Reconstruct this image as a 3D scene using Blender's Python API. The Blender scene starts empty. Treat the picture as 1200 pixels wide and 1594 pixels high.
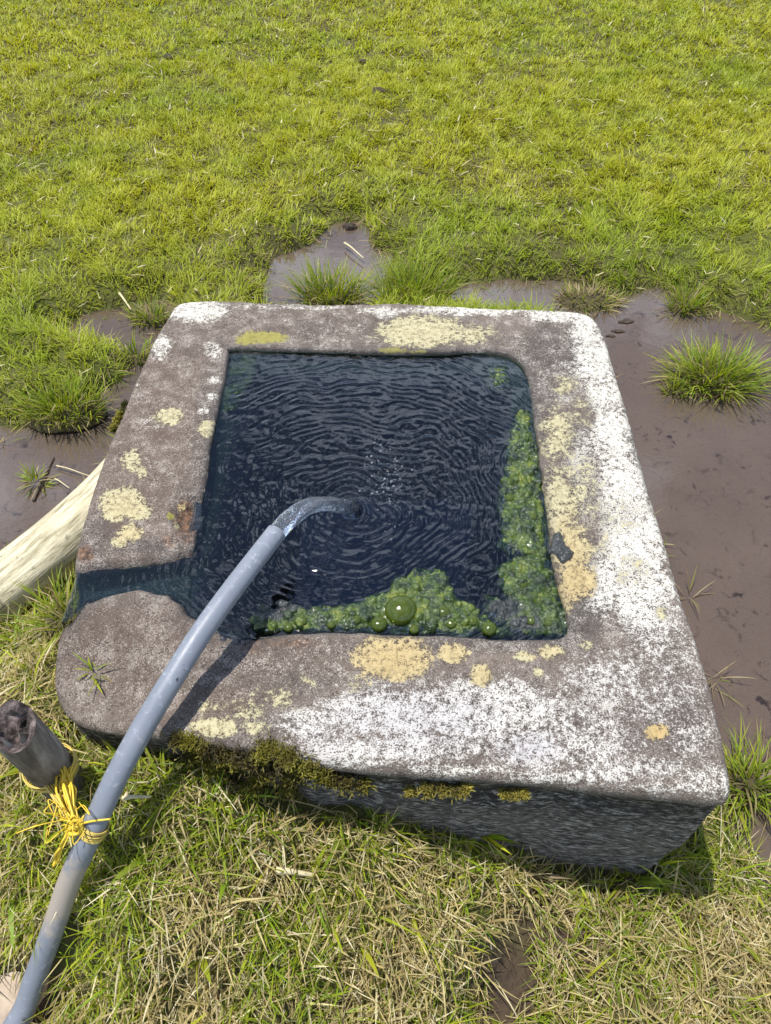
import bpy, bmesh, math, random
import numpy as np
from mathutils import Vector
rng = np.random.default_rng(7)
R = math.radians
scn = bpy.context.scene
C = scn.collection

# ---------------------------------------------------------------- camera
FPX, PITCH, CAMH = 1197.0, R(49.4), 1.47
cd = bpy.data.cameras.new('camera'); cam = bpy.data.objects.new('camera', cd); C.objects.link(cam)
cam.location = (0, 0, CAMH); cam.rotation_euler = (R(90) - PITCH, 0, 0)
cd.sensor_fit = 'VERTICAL'; cd.sensor_height = 24.0; cd.lens = 24.0 * FPX / 1594.0
cd.clip_start = 0.05; cd.clip_end = 2000
scn.camera = cam

# ---------------------------------------------------------------- sky, sun, exposure
SUN = Vector((-0.24, 0.09, 1.0)).normalized()
w = bpy.data.worlds.new('World'); scn.world = w; w.use_nodes = True
nt = w.node_tree; nt.nodes.clear()
def N(t, typ, **kw):
    n = t.nodes.new(typ)
    for k, v in kw.items():
        if k.startswith('i_'):
            key = k[2:]; key = int(key) if key.isdigit() else key.replace('_', ' ')
            n.inputs[key].default_value = v
        else: setattr(n, k, v)
    return n
sky = N(nt, 'ShaderNodeTexSky', sky_type='NISHITA', sun_disc=False)
sky.sun_elevation = math.asin(SUN.z); sky.sun_rotation = math.atan2(SUN.x, SUN.y); sky.altitude = 2300
tc = N(nt, 'ShaderNodeTexCoord')
cn = N(nt, 'ShaderNodeTexNoise', i_Scale=3.0, i_Detail=7.0, i_Roughness=0.55)
cr = N(nt, 'ShaderNodeValToRGB'); cr.color_ramp.elements[0].position = 0.50; cr.color_ramp.elements[1].position = 0.60
mx = N(nt, 'ShaderNodeMixRGB'); mx.inputs[2].default_value = (8.9, 10.2, 12.8, 1)
bg = N(nt, 'ShaderNodeBackground', i_Strength=0.12); wo = N(nt, 'ShaderNodeOutputWorld')
L = nt.links.new
L(tc.outputs['Generated'], cn.inputs['Vector']); L(cn.outputs['Fac'], cr.inputs['Fac'])
L(cr.outputs['Color'], mx.inputs[0]); L(sky.outputs['Color'], mx.inputs[1])
L(mx.outputs['Color'], bg.inputs['Color']); L(bg.outputs[0], wo.inputs['Surface'])
sl = bpy.data.lights.new('sun', 'SUN'); sl.energy = 4.6; sl.angle = R(0.55); sl.color = (1.0, 0.955, 0.88)
so = bpy.data.objects.new('sun', sl); C.objects.link(so); so.location = (-3, 2, 8)
so.rotation_euler = SUN.to_track_quat('Z', 'Y').to_euler()
scn.view_settings.view_transform = 'Standard'; scn.view_settings.look = 'None'
scn.view_settings.exposure = 0.5; scn.view_settings.gamma = 1.0

# ---------------------------------------------------------------- helpers
def P(u, v, z):                      # photo pixel + a known height -> point
    x = (u - 600) / FPX; y = (v - 797) / FPX
    d = np.array([x, math.cos(PITCH) - y * math.sin(PITCH), -(math.sin(PITCH) + y * math.cos(PITCH))])
    return np.array([0, 0, CAMH]) + d * ((z - CAMH) / d[2])
def UV(co):                          # point -> photo pixel (for placing lichen marks on the stone)
    q = np.asarray(co, float) - np.array([0, 0, CAMH])
    zc = q[..., 1] * math.cos(PITCH) - q[..., 2] * math.sin(PITCH)
    yc = -(q[..., 1] * math.sin(PITCH) + q[..., 2] * math.cos(PITCH))
    return 600 + FPX * q[..., 0] / zc, 797 + FPX * yc / zc
def sst(a, b, x):
    t = np.clip((x - a) / (b - a), 0, 1); return t * t * (3 - 2 * t)
def _h(i, j, s):
    n = (i.astype(np.int64) * 374761393 + j.astype(np.int64) * 668265263 + s * 974634777) & 0xffffffff
    n = ((n ^ (n >> 13)) * 1274126177) & 0xffffffff
    return ((n ^ (n >> 16)) & 0xffff) / 65535.0
def vn(x, y, s=0):
    xi = np.floor(x); yi = np.floor(y); fx = x - xi; fy = y - yi
    fx = fx * fx * (3 - 2 * fx); fy = fy * fy * (3 - 2 * fy)
    a = _h(xi, yi, s); b = _h(xi + 1, yi, s); c = _h(xi, yi + 1, s); d = _h(xi + 1, yi + 1, s)
    return (a + (b - a) * fx) * (1 - fy) + (c + (d - c) * fx) * fy - 0.5
def fbm(x, y, s=0, o=4):
    r = 0; a = 1.0; f = 1.0
    for k in range(o): r = r + a * vn(x * f + 17.3 * k, y * f - 9.1 * k, s + k); a *= .5; f *= 2.03
    return r
def sdf(poly, x, y):                 # signed distance, positive inside
    poly = np.asarray(poly, float)[:, :2]; d = np.full(x.shape, 1e9); ins = np.zeros(x.shape, bool)
    for a, b in zip(poly, np.roll(poly, -1, 0)):
        e = b - a; wx = x - a[0]; wy = y - a[1]
        t = np.clip((wx * e[0] + wy * e[1]) / (e @ e + 1e-12), 0, 1)
        d = np.minimum(d, np.hypot(wx - e[0] * t, wy - e[1] * t))
        c = ((a[1] > y) != (b[1] > y)) & (x < e[0] * (y - a[1]) / (e[1] + 1e-12) + a[0]); ins ^= c
    return np.where(ins, d, -d)
def pxpoly(pts, z): return [P(u, v, z)[:2] for u, v in pts]
def spline(pts, n):                  # Catmull-Rom through points (any dimension)
    p = np.asarray(pts, float); p = np.vstack([2 * p[0] - p[1], p, 2 * p[-1] - p[-2]]); out = []
    m = len(p) - 3
    for s in np.linspace(0, m - 1e-6, n):
        i = int(s); t = s - i; a, b, c, d = p[i:i + 4]
        out.append(.5 * (2 * b + (c - a) * t + (2 * a - 5 * b + 4 * c - d) * t * t + (3 * b - a - 3 * c + d) * t ** 3))
    return np.array(out)
def mesh(name, v, f, mat, parent=None, smooth=True, attrs=None, col=None):
    me = bpy.data.meshes.new(name)
    v = np.asarray(v, np.float32); 
    if isinstance(f, np.ndarray) and f.ndim == 2:
        k = f.shape[1]; nf = len(f)
        me.vertices.add(len(v)); me.vertices.foreach_set('co', v.ravel())
        me.loops.add(nf * k); me.loops.foreach_set('vertex_index', f.astype(np.int32).ravel())
        me.polygons.add(nf); me.polygons.foreach_set('loop_start', np.arange(0, nf * k, k, dtype=np.int32))
        me.polygons.foreach_set('loop_total', np.full(nf, k, np.int32))
        me.update(calc_edges=True)
    else:
        me.from_pydata([tuple(map(float, q)) for q in v], [], [tuple(map(int, q)) for q in f]); me.update()
    if smooth: me.polygons.foreach_set('use_smooth', np.ones(len(me.polygons), bool))
    for k, a in (attrs or {}).items():
        at = me.attributes.new(k, 'FLOAT', 'POINT'); at.data.foreach_set('value', np.asarray(a, np.float32).ravel())
    if col is not None:
        at = me.attributes.new('col', 'FLOAT_COLOR', 'POINT')
        c4 = np.ones((len(v), 4), np.float32); c4[:, :3] = col; at.data.foreach_set('color', c4.ravel())
    o = bpy.data.objects.new(name, me); C.objects.link(o)
    if mat: me.materials.append(mat)
    if parent: o.parent = parent
    return o
def tag(o, label=None, cat=None, group=None, kind=None):
    for k, v in (('label', label), ('category', cat), ('group', group), ('kind', kind)):
        if v: o[k] = v
    return o
def empty(name, label, cat, group=None, loc=(0, 0, 0)):
    o = bpy.data.objects.new(name, None); C.objects.link(o); o.location = loc; o.empty_display_size = .05
    return tag(o, label, cat, group)
def tube(path, rad, n=10, cap=True, squash=None):
    path = np.asarray(path, float); m = len(path); rad = np.broadcast_to(np.asarray(rad, float).reshape(-1, 1) if np.ndim(rad) == 1 else rad, (m, n))
    t = np.gradient(path, axis=0); t /= np.linalg.norm(t, axis=1, keepdims=True) + 1e-12
    ref = np.array([0, 0, 1.]) if abs(t[0][2]) < .9 else np.array([1., 0, 0])
    a = np.cross(t[0], ref); a /= np.linalg.norm(a); V = []
    for i in range(m):
        a = a - t[i] * (a @ t[i]); a /= np.linalg.norm(a) + 1e-12; b = np.cross(t[i], a)
        th = np.linspace(0, 2 * math.pi, n, endpoint=False)
        V.append(path[i] + rad[i][:, None] * (np.cos(th)[:, None] * a + np.sin(th)[:, None] * b))
    V = np.vstack(V); Fc = []
    for i in range(m - 1):
        for j in range(n): Fc.append((i * n + j, i * n + (j + 1) % n, (i + 1) * n + (j + 1) % n, (i + 1) * n + j))
    if cap: Fc.append(tuple(range(n))[::-1]); Fc.append(tuple((m - 1) * n + j for j in range(n)))
    return V, Fc
def join(parts):
    V = []; Fc = []; k = 0
    for v, f in parts:
        V.append(v); Fc += [tuple(i + k for i in q) for q in f]; k += len(v)
    return np.vstack(V), Fc

# ---------------------------------------------------------------- materials
def newmat(name):
    m = bpy.data.materials.new(name); m.use_nodes = True; t = m.node_tree; t.nodes.clear()
    return m, t, t.links.new, N(t, 'ShaderNodeOutputMaterial')
def noise(t, scale, detail=4, rough=.55, vec=None, dist=0.0):
    n = N(t, 'ShaderNodeTexNoise', i_Scale=scale, i_Detail=float(detail), i_Roughness=rough, i_Distortion=dist)
    if vec is not None: t.links.new(vec, n.inputs['Vector'])
    return n.outputs['Fac']
def ramp(t, fac, stops):
    r = N(t, 'ShaderNodeValToRGB'); e = r.color_ramp.elements
    while len(e) < len(stops): e.new(.5)
    for q, (p, c) in zip(e, stops):
        q.position = p; q.color = tuple(c) + (1,) if hasattr(c, '__len__') else (c, c, c, 1)
    t.links.new(fac, r.inputs['Fac']); return r.outputs['Color']
def mth(t, op, a, b=None, c=None, clamp=False):
    n = N(t, 'ShaderNodeMath', operation=op, use_clamp=clamp)
    for i, q in enumerate((a, b, c)):
        if q is None: continue
        if isinstance(q, (int, float)): n.inputs[i].default_value = q
        else: t.links.new(q, n.inputs[i])
    return n.outputs[0]
def mix(t, fac, a, b, blend='MIX'):
    n = N(t, 'ShaderNodeMixRGB', blend_type=blend)
    for i, q in enumerate((fac, a, b)):
        if isinstance(q, (int, float)): n.inputs[i].default_value = q
        elif isinstance(q, tuple): n.inputs[i].default_value = q + (1,)
        else: t.links.new(q, n.inputs[i])
    return n.outputs[0]
def attr(t, name): return N(t, 'ShaderNodeAttribute', attribute_name=name)
def opos(t): return N(t, 'ShaderNodeTexCoord').outputs['Object']
def bump(t, h, strength, dist, prev=None):
    b = N(t, 'ShaderNodeBump', i_Strength=strength, i_Distance=dist); t.links.new(h, b.inputs['Height'])
    if prev is not None: t.links.new(prev, b.inputs['Normal'])
    return b.outputs[0]
def principled(t, out, color, rough=.6, spec=.5, normal=None, **kw):
    b = N(t, 'ShaderNodeBsdfPrincipled'); 
    for k, q in (('Base Color', color), ('Roughness', rough), ('Specular IOR Level', spec)):
        if isinstance(q, (int, float)): b.inputs[k].default_value = q
        elif isinstance(q, tuple): b.inputs[k].default_value = q + (1,)
        else: t.links.new(q, b.inputs[k])
    for k, q in kw.items(): b.inputs[k.replace('_', ' ')].default_value = q
    if normal is not None: t.links.new(normal, b.inputs['Normal'])
    if out: t.links.new(b.outputs[0], out.inputs['Surface'])
    return b
def edge(t, x, lo, hi):
    n = N(t, 'ShaderNodeMapRange', interpolation_type='SMOOTHSTEP'); t.links.new(x, n.inputs['Value'])
    n.inputs['From Min'].default_value = lo; n.inputs['From Max'].default_value = hi; return n.outputs[0]

def mat_grass(name, trans=.3, rough=.5):
    m, t, l, o = newmat(name); c = attr(t, 'col').outputs['Color']
    b = principled(t, None, c, rough, .35)
    tr = N(t, 'ShaderNodeBsdfTranslucent'); l(mix(t, 1.0, c, (1.25, 1.2, .6), 'MULTIPLY'), tr.inputs['Color'])
    s = N(t, 'ShaderNodeMixShader'); s.inputs[0].default_value = trans
    l(b.outputs[0], s.inputs[1]); l(tr.outputs[0], s.inputs[2]); l(s.outputs[0], o.inputs['Surface']); return m
M_grass = mat_grass('grass_blades', .42)
M_moss = mat_grass('moss_fibres', .15, .7)

def mat_ground():
    m, t, l, o = newmat('soil'); v = opos(t)
    n1 = noise(t, 9, 6, vec=v); n2 = noise(t, 70, 5, vec=v); n3 = noise(t, 1.3, 4, vec=v)
    thatch = mix(t, n2, (.018, .016, .006), (.11, .095, .03))
    thatch = mix(t, edge(t, n3, .35, .65), thatch, mix(t, n1, (.030, .040, .006), (.12, .125, .022)))
    mud = mix(t, n1, (.055, .040, .030), (.135, .098, .075))
    mud = mix(t, edge(t, n2, .56, .68), mud, (.03, .024, .02))
    wet = attr(t, 'wet').outputs['Fac']
    mk = edge(t, mth(t, 'ADD', wet, mth(t, 'MULTIPLY', mth(t, 'SUBTRACT', n2, .5), .5)), .35, .65)
    col = mix(t, mk, thatch, mud)
    bare = attr(t, 'bare').outputs['Fac']
    gp_ = N(t, 'ShaderNodeNewGeometry'); ds = N(t, 'ShaderNodeVectorMath', operation='DISTANCE'); l(gp_.outputs['Position'], ds.inputs[0]); ds.inputs[1].default_value = (0, 2.5, 0)
    col = mix(t, edge(t, ds.outputs['Value'], 3.5, 5.5), col, mix(t, n2, (.10, .125, .012), (.25, .27, .03)))
    col = mix(t, bare, col, mix(t, n2, (.018, .012, .008), (.085, .058, .036)))
    rg = mth(t, 'MULTIPLY_ADD', mk, -.5, .95)
    h = mth(t, 'ADD', n1, mth(t, 'MULTIPLY', n2, .35))
    principled(t, o, col, rg, .4, bump(t, h, 1.0, .03)); return m
M_ground = mat_ground()

def mat_puddle():
    m, t, l, o = newmat('muddy_water'); v = opos(t)
    n = noise(t, 5, 5, vec=v); n2 = noise(t, 24, 6, .68, vec=v, dist=1.2); n3 = noise(t, 7, 3, .5, vec=v)
    col = mix(t, n, (.092, .068, .052), (.172, .130, .102))
    specks = mth(t, 'MULTIPLY', edge(t, n2, .56, .66), edge(t, n3, .42, .58))
    col = mix(t, specks, col, (.028, .022, .018))
    d = N(t, 'ShaderNodeBsdfDiffuse'); l(col, d.inputs['Color'])
    tr = N(t, 'ShaderNodeBsdfTransparent'); tr.inputs[0].default_value = (.85, .72, .6, 1)
    s1 = N(t, 'ShaderNodeMixShader'); s1.inputs[0].default_value = .42; l(d.outputs[0], s1.inputs[1]); l(tr.outputs[0], s1.inputs[2])
    g = N(t, 'ShaderNodeBsdfGlossy', i_Roughness=.03); g.inputs['Color'].default_value = (1, 1, 1, 1)
    nb = bump(t, noise(t, 22, 2, vec=v), .05, .006); l(nb, g.inputs['Normal'])
    fr = N(t, 'ShaderNodeFresnel', i_IOR=1.62); l(nb, fr.inputs['Normal'])
    s2 = N(t, 'ShaderNodeMixShader'); l(fr.outputs[0], s2.inputs[0]); l(s1.outputs[0], s2.inputs[1]); l(g.outputs[0], s2.inputs[2])
    l(s2.outputs[0], o.inputs['Surface']); return m
M_puddle = mat_puddle()

def mat_water(name, tint, ior=1.42, fine=True):
    m, t, l, o = newmat(name); v = opos(t)
    tr = N(t, 'ShaderNodeBsdfTransparent'); tr.inputs[0].default_value = tint + (1,)
    g = N(t, 'ShaderNodeBsdfGlossy', i_Roughness=.02); g.inputs['Color'].default_value = (1, 1, 1, 1)
    fr = N(t, 'ShaderNodeFresnel', i_IOR=ior)
    if fine:
        nb = bump(t, noise(t, 140, 2, vec=v), .12, .002); l(nb, g.inputs['Normal']); l(nb, fr.inputs['Normal'])
    s = N(t, 'ShaderNodeMixShader'); l(fr.outputs[0], s.inputs[0]); l(tr.outputs[0], s.inputs[1]); l(g.outputs[0], s.inputs[2])
    l(s.outputs[0], o.inputs['Surface']); return m
M_pool = mat_water('trough_water', (.42, .50, .60), 1.62)
M_bubble = mat_water('bubble_film', (.9, .94, .92), 1.5, False)
def mat_foam():
    m, t, l, o = newmat('foam_film')
    b = principled(t, None, (.62, .66, .72), .05, .8); tr = N(t, 'ShaderNodeBsdfTransparent'); tr.inputs[0].default_value = (.9, .93, .95, 1)
    s_ = N(t, 'ShaderNodeMixShader'); s_.inputs[0].default_value = .80; l(b.outputs[0], s_.inputs[1]); l(tr.outputs[0], s_.inputs[2]); l(s_.outputs[0], o.inputs['Surface']); return m
M_foam = mat_foam()
def mat_stream():
    m, t, l, o = newmat('running_water'); v = opos(t)
    principled(t, o, (.90, .94, 1.0), .02, .5, bump(t, noise(t, 38, 3, vec=v), 1.0, .009), Transmission_Weight=.95, IOR=1.33); return m
M_stream = mat_stream()

def mat_stone():
    m, t, l, o = newmat('lichen_stone'); v = opos(t)
    sp = noise(t, 420, 2, .6, v); md = noise(t, 120, 4, .6, v); lo = noise(t, 26, 5, .6, v); big = noise(t, 7, 4, .55, v)
    vor = N(t, 'ShaderNodeTexVoronoi', i_Scale=260.0); l(v, vor.inputs['Vector'])
    A = lambda n: attr(t, n).outputs['Fac']
    face = A('face')
    base = mix(t, edge(t, big, .3, .7), mix(t, lo, (.060, .047, .040), (.15, .122, .104)), mix(t, lo, (.10, .076, .060), (.205, .168, .140)))
    base = mix(t, A('brown'), base, mix(t, lo, (.060, .040, .030), (.16, .115, .085)))
    base = mix(t, A('dark'), base, mix(t, md, (.026, .022, .020), (.10, .084, .074)))
    base = mix(t, mth(t, 'MULTIPLY', edge(t, mth(t, 'ADD', mth(t, 'MULTIPLY', sp, .65), mth(t, 'MULTIPLY', lo, .35)), .51, .61), .75), base, (.32, .285, .25))
    base = mix(t, mth(t, 'MULTIPLY', edge(t, mth(t, 'ADD', mth(t, 'MULTIPLY', sp, .5), mth(t, 'MULTIPLY', md, .5)), .48, .36), .75), base, (.028, .022, .019))
    base = mix(t, mth(t, 'MULTIPLY', edge(t, mth(t, 'ADD', mth(t, 'MULTIPLY', md, .6), mth(t, 'MULTIPLY', lo, .4)), .52, .64), .5), base, (.27, .235, .205))
    # side faces: streaked horizontally along the bedding
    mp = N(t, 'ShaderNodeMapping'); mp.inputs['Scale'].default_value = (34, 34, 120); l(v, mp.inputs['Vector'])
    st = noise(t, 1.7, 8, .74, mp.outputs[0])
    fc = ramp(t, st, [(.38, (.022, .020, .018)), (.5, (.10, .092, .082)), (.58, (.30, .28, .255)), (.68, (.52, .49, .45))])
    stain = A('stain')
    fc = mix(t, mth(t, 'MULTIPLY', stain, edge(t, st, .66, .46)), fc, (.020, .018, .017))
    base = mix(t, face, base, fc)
    rust = mth(t, 'ADD', A('rust'), mth(t, 'MULTIPLY', mth(t, 'SUBTRACT', lo, .5), 1.8))
    base = mix(t, mth(t, 'MULTIPLY', edge(t, rust, .35, 1.0), .85), base, mix(t, edge(t, md, .35, .65), (.030, .016, .010), (.17, .085, .042)))
    def crust(a, k1, k2, k3, lo_, hi_):
        x = mth(t, 'ADD', a, mth(t, 'MULTIPLY', mth(t, 'SUBTRACT', md, .5), k1))
        x = mth(t, 'ADD', x, mth(t, 'MULTIPLY', mth(t, 'SUBTRACT', lo, .5), k2))
        x = mth(t, 'ADD', x, mth(t, 'MULTIPLY', mth(t, 'SUBTRACT', sp, .5), k3))
        return edge(t, x, lo_, hi_)
    wm = crust(A('white'), 1.3, .8, 1.4, .36, .80)
    wc = mix(t, mth(t, 'MULTIPLY', A('cool'), .8), mix(t, md, (.40, .375, .32), (.66, .635, .565)), mix(t, md, (.30, .285, .285), (.47, .455, .455)))
    wc = mix(t, edge(t, sp, .46, .32), wc, (.22, .205, .19))
    pits = mth(t, 'MULTIPLY', edge(t, mth(t, 'ADD', mth(t, 'MULTIPLY', sp, .6), mth(t, 'MULTIPLY', md, .4)), .49, .38), .85)
    wc = mix(t, pits, wc, (.15, .13, .115))
    col = mix(t, wm, base, wc)
    ym = crust(A('yellow'), 1.3, 1.25, .9, .42, .70)
    yc = mix(t, A('orange'), mix(t, md, (.27, .235, .12), (.52, .475, .31)), mix(t, md, (.30, .20, .07), (.48, .36, .17)))
    yc = mix(t, mth(t, 'MULTIPLY', edge(t, mth(t, 'ADD', mth(t, 'MULTIPLY', sp, .5), mth(t, 'MULTIPLY', md, .5)), .52, .40), .85), yc, (.15, .118, .065))
    col = mix(t, ym, col, yc)
    gm = crust(A('ygreen'), 1.5, 1.5, .8, .42, .72)
    col = mix(t, gm, col, mix(t, md, (.12, .105, .022), (.33, .30, .085)))
    col = mix(t, A('deep'), col, (.004, .006, .016))  # shade of deep water and sky navy painted onto the submerged walls
    sl_ = crust(A('slime'), .9, .8, .0, .4, .75)
    col = mix(t, sl_, col, mix(t, md, (.030, .060, .030), (.10, .15, .085)))
    wet = A('wetness')
    col = mix(t, mth(t, 'MULTIPLY', wet, .62), col, (.012, .010, .009))
    rg = mth(t, 'MULTIPLY_ADD', wet, -.62, .88)
    hgt = mth(t, 'ADD', mth(t, 'MULTIPLY', sp, .35), mth(t, 'ADD', mth(t, 'MULTIPLY', md, .8), mth(t, 'MULTIPLY', lo, 1.2)))
    hgt = mth(t, 'ADD', hgt, mth(t, 'MULTIPLY', wm, .12)); hgt = mth(t, 'ADD', hgt, mth(t, 'MULTIPLY', ym, .22))
    hgt = mth(t, 'ADD', hgt, mth(t, 'MULTIPLY', mth(t, 'MULTIPLY', st, face), 1.1))
    principled(t, o, col, rg, .35, bump(t, hgt, .9, .0045)); return m
M_stone = mat_stone()

def mat_simple(name, stops, scale=40, rough=.7, bmp=.5, dist=.004, stretch=None, spec=.4):
    m, t, l, o = newmat(name); v = opos(t)
    if stretch:
        mp = N(t, 'ShaderNodeMapping'); mp.inputs['Scale'].default_value = stretch; l(v, mp.inputs['Vector']); v = mp.outputs[0]
    n = noise(t, scale, 7, .62, v)
    principled(t, o, ramp(t, n, stops), rough, spec, bump(t, n, bmp, dist)); return m
M_wood = mat_simple('weathered_wood', [(.30, (.035, .028, .022)), (.46, (.13, .105, .085)), (.58, (.24, .21, .18)), (.70, (.38, .34, .30))], 34, .85, 1.0, .010, (1, 1, .25))
M_woodend = mat_simple('dark_wood_end', [(.35, (.012, .010, .009)), (.5, (.06, .046, .042)), (.66, (.22, .17, .16))], 60, .9, 1, .006)  # darker tones for the hollow broken end
M_clod = mat_simple('dark_clod', [(.3, (.015, .012, .010)), (.6, (.06, .045, .03))], 60, .9)
M_field = mat_simple('pale_fieldstone', [(.3, (.20, .155, .115)), (.5, (.36, .29, .225)), (.7, (.47, .40, .32))], 18, .9, .4, .006)
def mat_log():
    m, t, l, o = newmat('bleached_wood'); v = attr(t, 'grain').outputs['Vector']
    n = noise(t, 2.4, 8, .68, v); n2 = noise(t, 45, 4, .6, opos(t))
    col = ramp(t, n, [(.28, (.115, .10, .055)), (.42, (.35, .31, .20)), (.55, (.54, .49, .345)), (.75, (.70, .655, .50))])
    col = mix(t, edge(t, n2, .60, .74), col, (.16, .14, .085))
    principled(t, o, col, .85, .3, bump(t, n, .9, .006)); return m
M_log = mat_log()
def mat_pipe():
    m, t, l, o = newmat('grey_pvc'); v = opos(t)
    n = noise(t, 90, 6, .65, v); b_ = noise(t, 9, 4, .55, v); sc = noise(t, 38, 5, .7, v)
    col = mix(t, b_, (.125, .140, .172), (.205, .225, .265))
    col = mix(t, edge(t, n, .55, .72), col, (.27, .29, .33))
    col = mix(t, edge(t, sc, .655, .70), col, (.035, .038, .055))
    d = attr(t, 'dust').outputs['Fac']
    dm = edge(t, mth(t, 'ADD', d, mth(t, 'MULTIPLY', mth(t, 'SUBTRACT', sc, .5), 1.2)), .4, .85)
    col = mix(t, dm, col, (.30, .262, .225))
    principled(t, o, col, mth(t, 'MULTIPLY_ADD', n, .3, .30), .45, bump(t, n, .15, .002)); return m
M_pipe = mat_pipe()
def mat_flat(name, col, rough=.5, spec=.5, **kw):
    m, t, l, o = newmat(name); n = noise(t, 120, 3, .6, opos(t))
    c = mix(t, n, tuple(q * .7 for q in col), tuple(min(1, q * 1.25) for q in col)); principled(t, o, c, rough, spec, **kw); return m
M_bore = mat_flat('pipe_bore', (.03, .035, .05), .4)
M_rope = mat_flat('yellow_twine', (.68, .47, .035), .45)
M_ropeold = mat_flat('faded_twine', (.58, .43, .10), .55)
def mat_algae():
    m, t, l, o = newmat('bubbly_algae'); v = opos(t)
    n = noise(t, 34, 6, .66, v); n2 = noise(t, 300, 3, .65, v)
    col = ramp(t, n, [(.36, (.002, .007, .003)), (.46, (.012, .030, .003)), (.56, (.048, .080, .005)), (.68, (.135, .155, .014))])
    col = mix(t, mth(t, 'MULTIPLY', edge(t, n2, .52, .75), .7), col, (.085, .110, .018))
    g = attr(t, 'grey').outputs['Fac']
    col = mix(t, g, col, mix(t, n2, (.008, .010, .010), (.040, .045, .042)))
    principled(t, o, col, .2, .5, bump(t, n2, .9, .003), Coat_Weight=.25, Coat_Roughness=.05); return m
M_algae = mat_algae()
def mat_gbub():
    m, t, l, o = newmat('green_bubble'); v = opos(t); n = noise(t, 60, 4, .6, v)
    col = mix(t, n, (.030, .052, .004), (.085, .110, .010))
    b = principled(t, None, col, .08, .6, bump(t, noise(t, 240, 3, .6, v), .25, .002))
    tr = N(t, 'ShaderNodeBsdfTransparent'); tr.inputs[0].default_value = (.5, .62, .25, 1)
    s = N(t, 'ShaderNodeMixShader'); s.inputs[0].default_value = .22; l(b.outputs[0], s.inputs[1]); l(tr.outputs[0], s.inputs[2]); l(s.outputs[0], o.inputs['Surface']); return m
M_gbub = mat_gbub()

# ---------------------------------------------------------------- trough outlines (z of the rim)
ZT, ZW = .42, .409
outer_px = [(262,486),(272,472),(300,466),(400,466),(480,468),(640,470),(780,475),(880,482),(912,487),(930,500),(945,530),(985,660),(1040,850),(1090,1010),(1128,1150),(1142,1215),(1140,1236),(1118,1243),(1000,1232),(850,1217),(700,1206),(560,1195),(460,1180),(380,1165),(300,1150),(230,1132),(150,1112),(92,1088),(64,1052),(66,1010),(84,960),(106,900),(116,850),(138,770),(163,700),(203,600),(235,530)]
inner_px = [(366,541),(480,543),(640,548),(750,545),(795,552),(818,574),(828,620),(836,680),(848,770),(862,880),(882,955),(878,990),(800,992),(700,988),(600,985),(500,984),(430,985),(395,986),(350,980),(310,966),(288,940),(292,890),(304,830),(318,750),(333,665),(346,600),(356,552)]
outer = np.array(pxpoly(outer_px, ZT)); inner = np.array(pxpoly(inner_px, ZT))
def closed(pts, n):
    p = np.vstack([pts[-2:], pts, pts[:3]]); q = spline(p, 4000)
    s = np.linspace(0, 1, len(q)); m = len(p) - 1
    q = q[int(2 / m * 4000):int((m - 2) / m * 4000)]
    d = np.concatenate([[0], np.cumsum(np.linalg.norm(np.diff(q, axis=0), axis=1))]); k = np.linspace(0, d[-1], n, endpoint=False)
    return np.stack([np.interp(k, d, q[:, i]) for i in range(2)], 1)
O_ = closed(outer, 1000); I_ = closed(inner, 1000)
notch = np.array(pxpoly([(60,890),(118,884),(200,874),(255,868),(330,858),(350,960),(305,962),(278,938),(262,925),(215,917),(160,920),(128,930),(100,955),(50,960)], ZT))
cen = np.array([0.0, 1.0])

# ---------------------------------------------------------------- ground height
pud = {
 'right': [(880,452),(935,462),(975,472),(1030,452),(1055,468),(1052,500),(1090,488),(1140,500),(1200,530),(1320,560),(1700,620),(1900,1000),(1700,1450),(1330,1400),(1215,1345),(1190,1290),(1165,1240),(1135,1190),(1080,1100),(960,700),(900,500),(800,470),(690,470),(686,456),(760,450)],
 'back': [(425,480),(435,440),(452,410),(500,382),(535,352),(552,352),(556,378),(590,398),(588,430),(580,470),(520,482)],
 'left': [(-60,700),(40,672),(95,662),(140,640),(170,615),(205,600),(222,560),(240,560),(235,620),(205,660),(160,760),(70,830),(0,880),(-90,900)],
 'leftback': [(112,512),(135,494),(180,500),(205,486),(240,478),(262,500),(250,530),(215,545),(190,528),(140,525)],
}
PUD = {k: pxpoly(v, 0.0) for k, v in pud.items()}
cps = np.array([(-.55,.42,.27),(-.4,.44,.31),(-.28,.45,.315),(-.18,.44,.255),(-.04,.42,.24),(.1,.41,.165),(.215,.4,.10),(.31,.39,.02),(.39,.385,.02),(.48,.37,.02),
 (-.9,.3,.10),(-.7,.3,.14),(-.5,.3,.20),(-.36,.33,.27),(-.3,.3,.25),(-.1,.3,.2),(.1,.29,.15),(.235,.29,.035),(.33,.29,.02),(.45,.28,.03),(.6,.3,.02),(.85,.3,.0),
 (-.9,.15,.03),(-.66,.05,.02),(-.61,.15,.02),(-.57,.2,.05),(-.5,.15,.06),(-.3,.15,.14),(-.05,.12,.12),(.05,.15,.10),(.15,.17,.03),(.28,.15,.02),(.5,.15,.03),(.85,.15,.02),
 (-.9,-.2,.03),(-.4,-.2,.04),(0,-.2,.03),(.5,-.2,.03),(1,-.2,.03),(-.6,-.8,.03),(.6,-.8,.03),(0,-.6,.03),
 (.56,.45,.02),(.53,.6,.0),(.63,.54,.03),(.7,.42,.02),
 (-.6,.55,.29),(-.62,.68,.235),(-.63,.78,.20),(-.64,.9,.15),(-.8,.7,.17),(-.95,.8,.12),(-.7,1.02,.05),(-.95,1.0,.05),(-1.3,.7,.1),(-1.5,1.1,.06),(-1.5,.3,.08),(1.4,.2,.03)])
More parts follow.
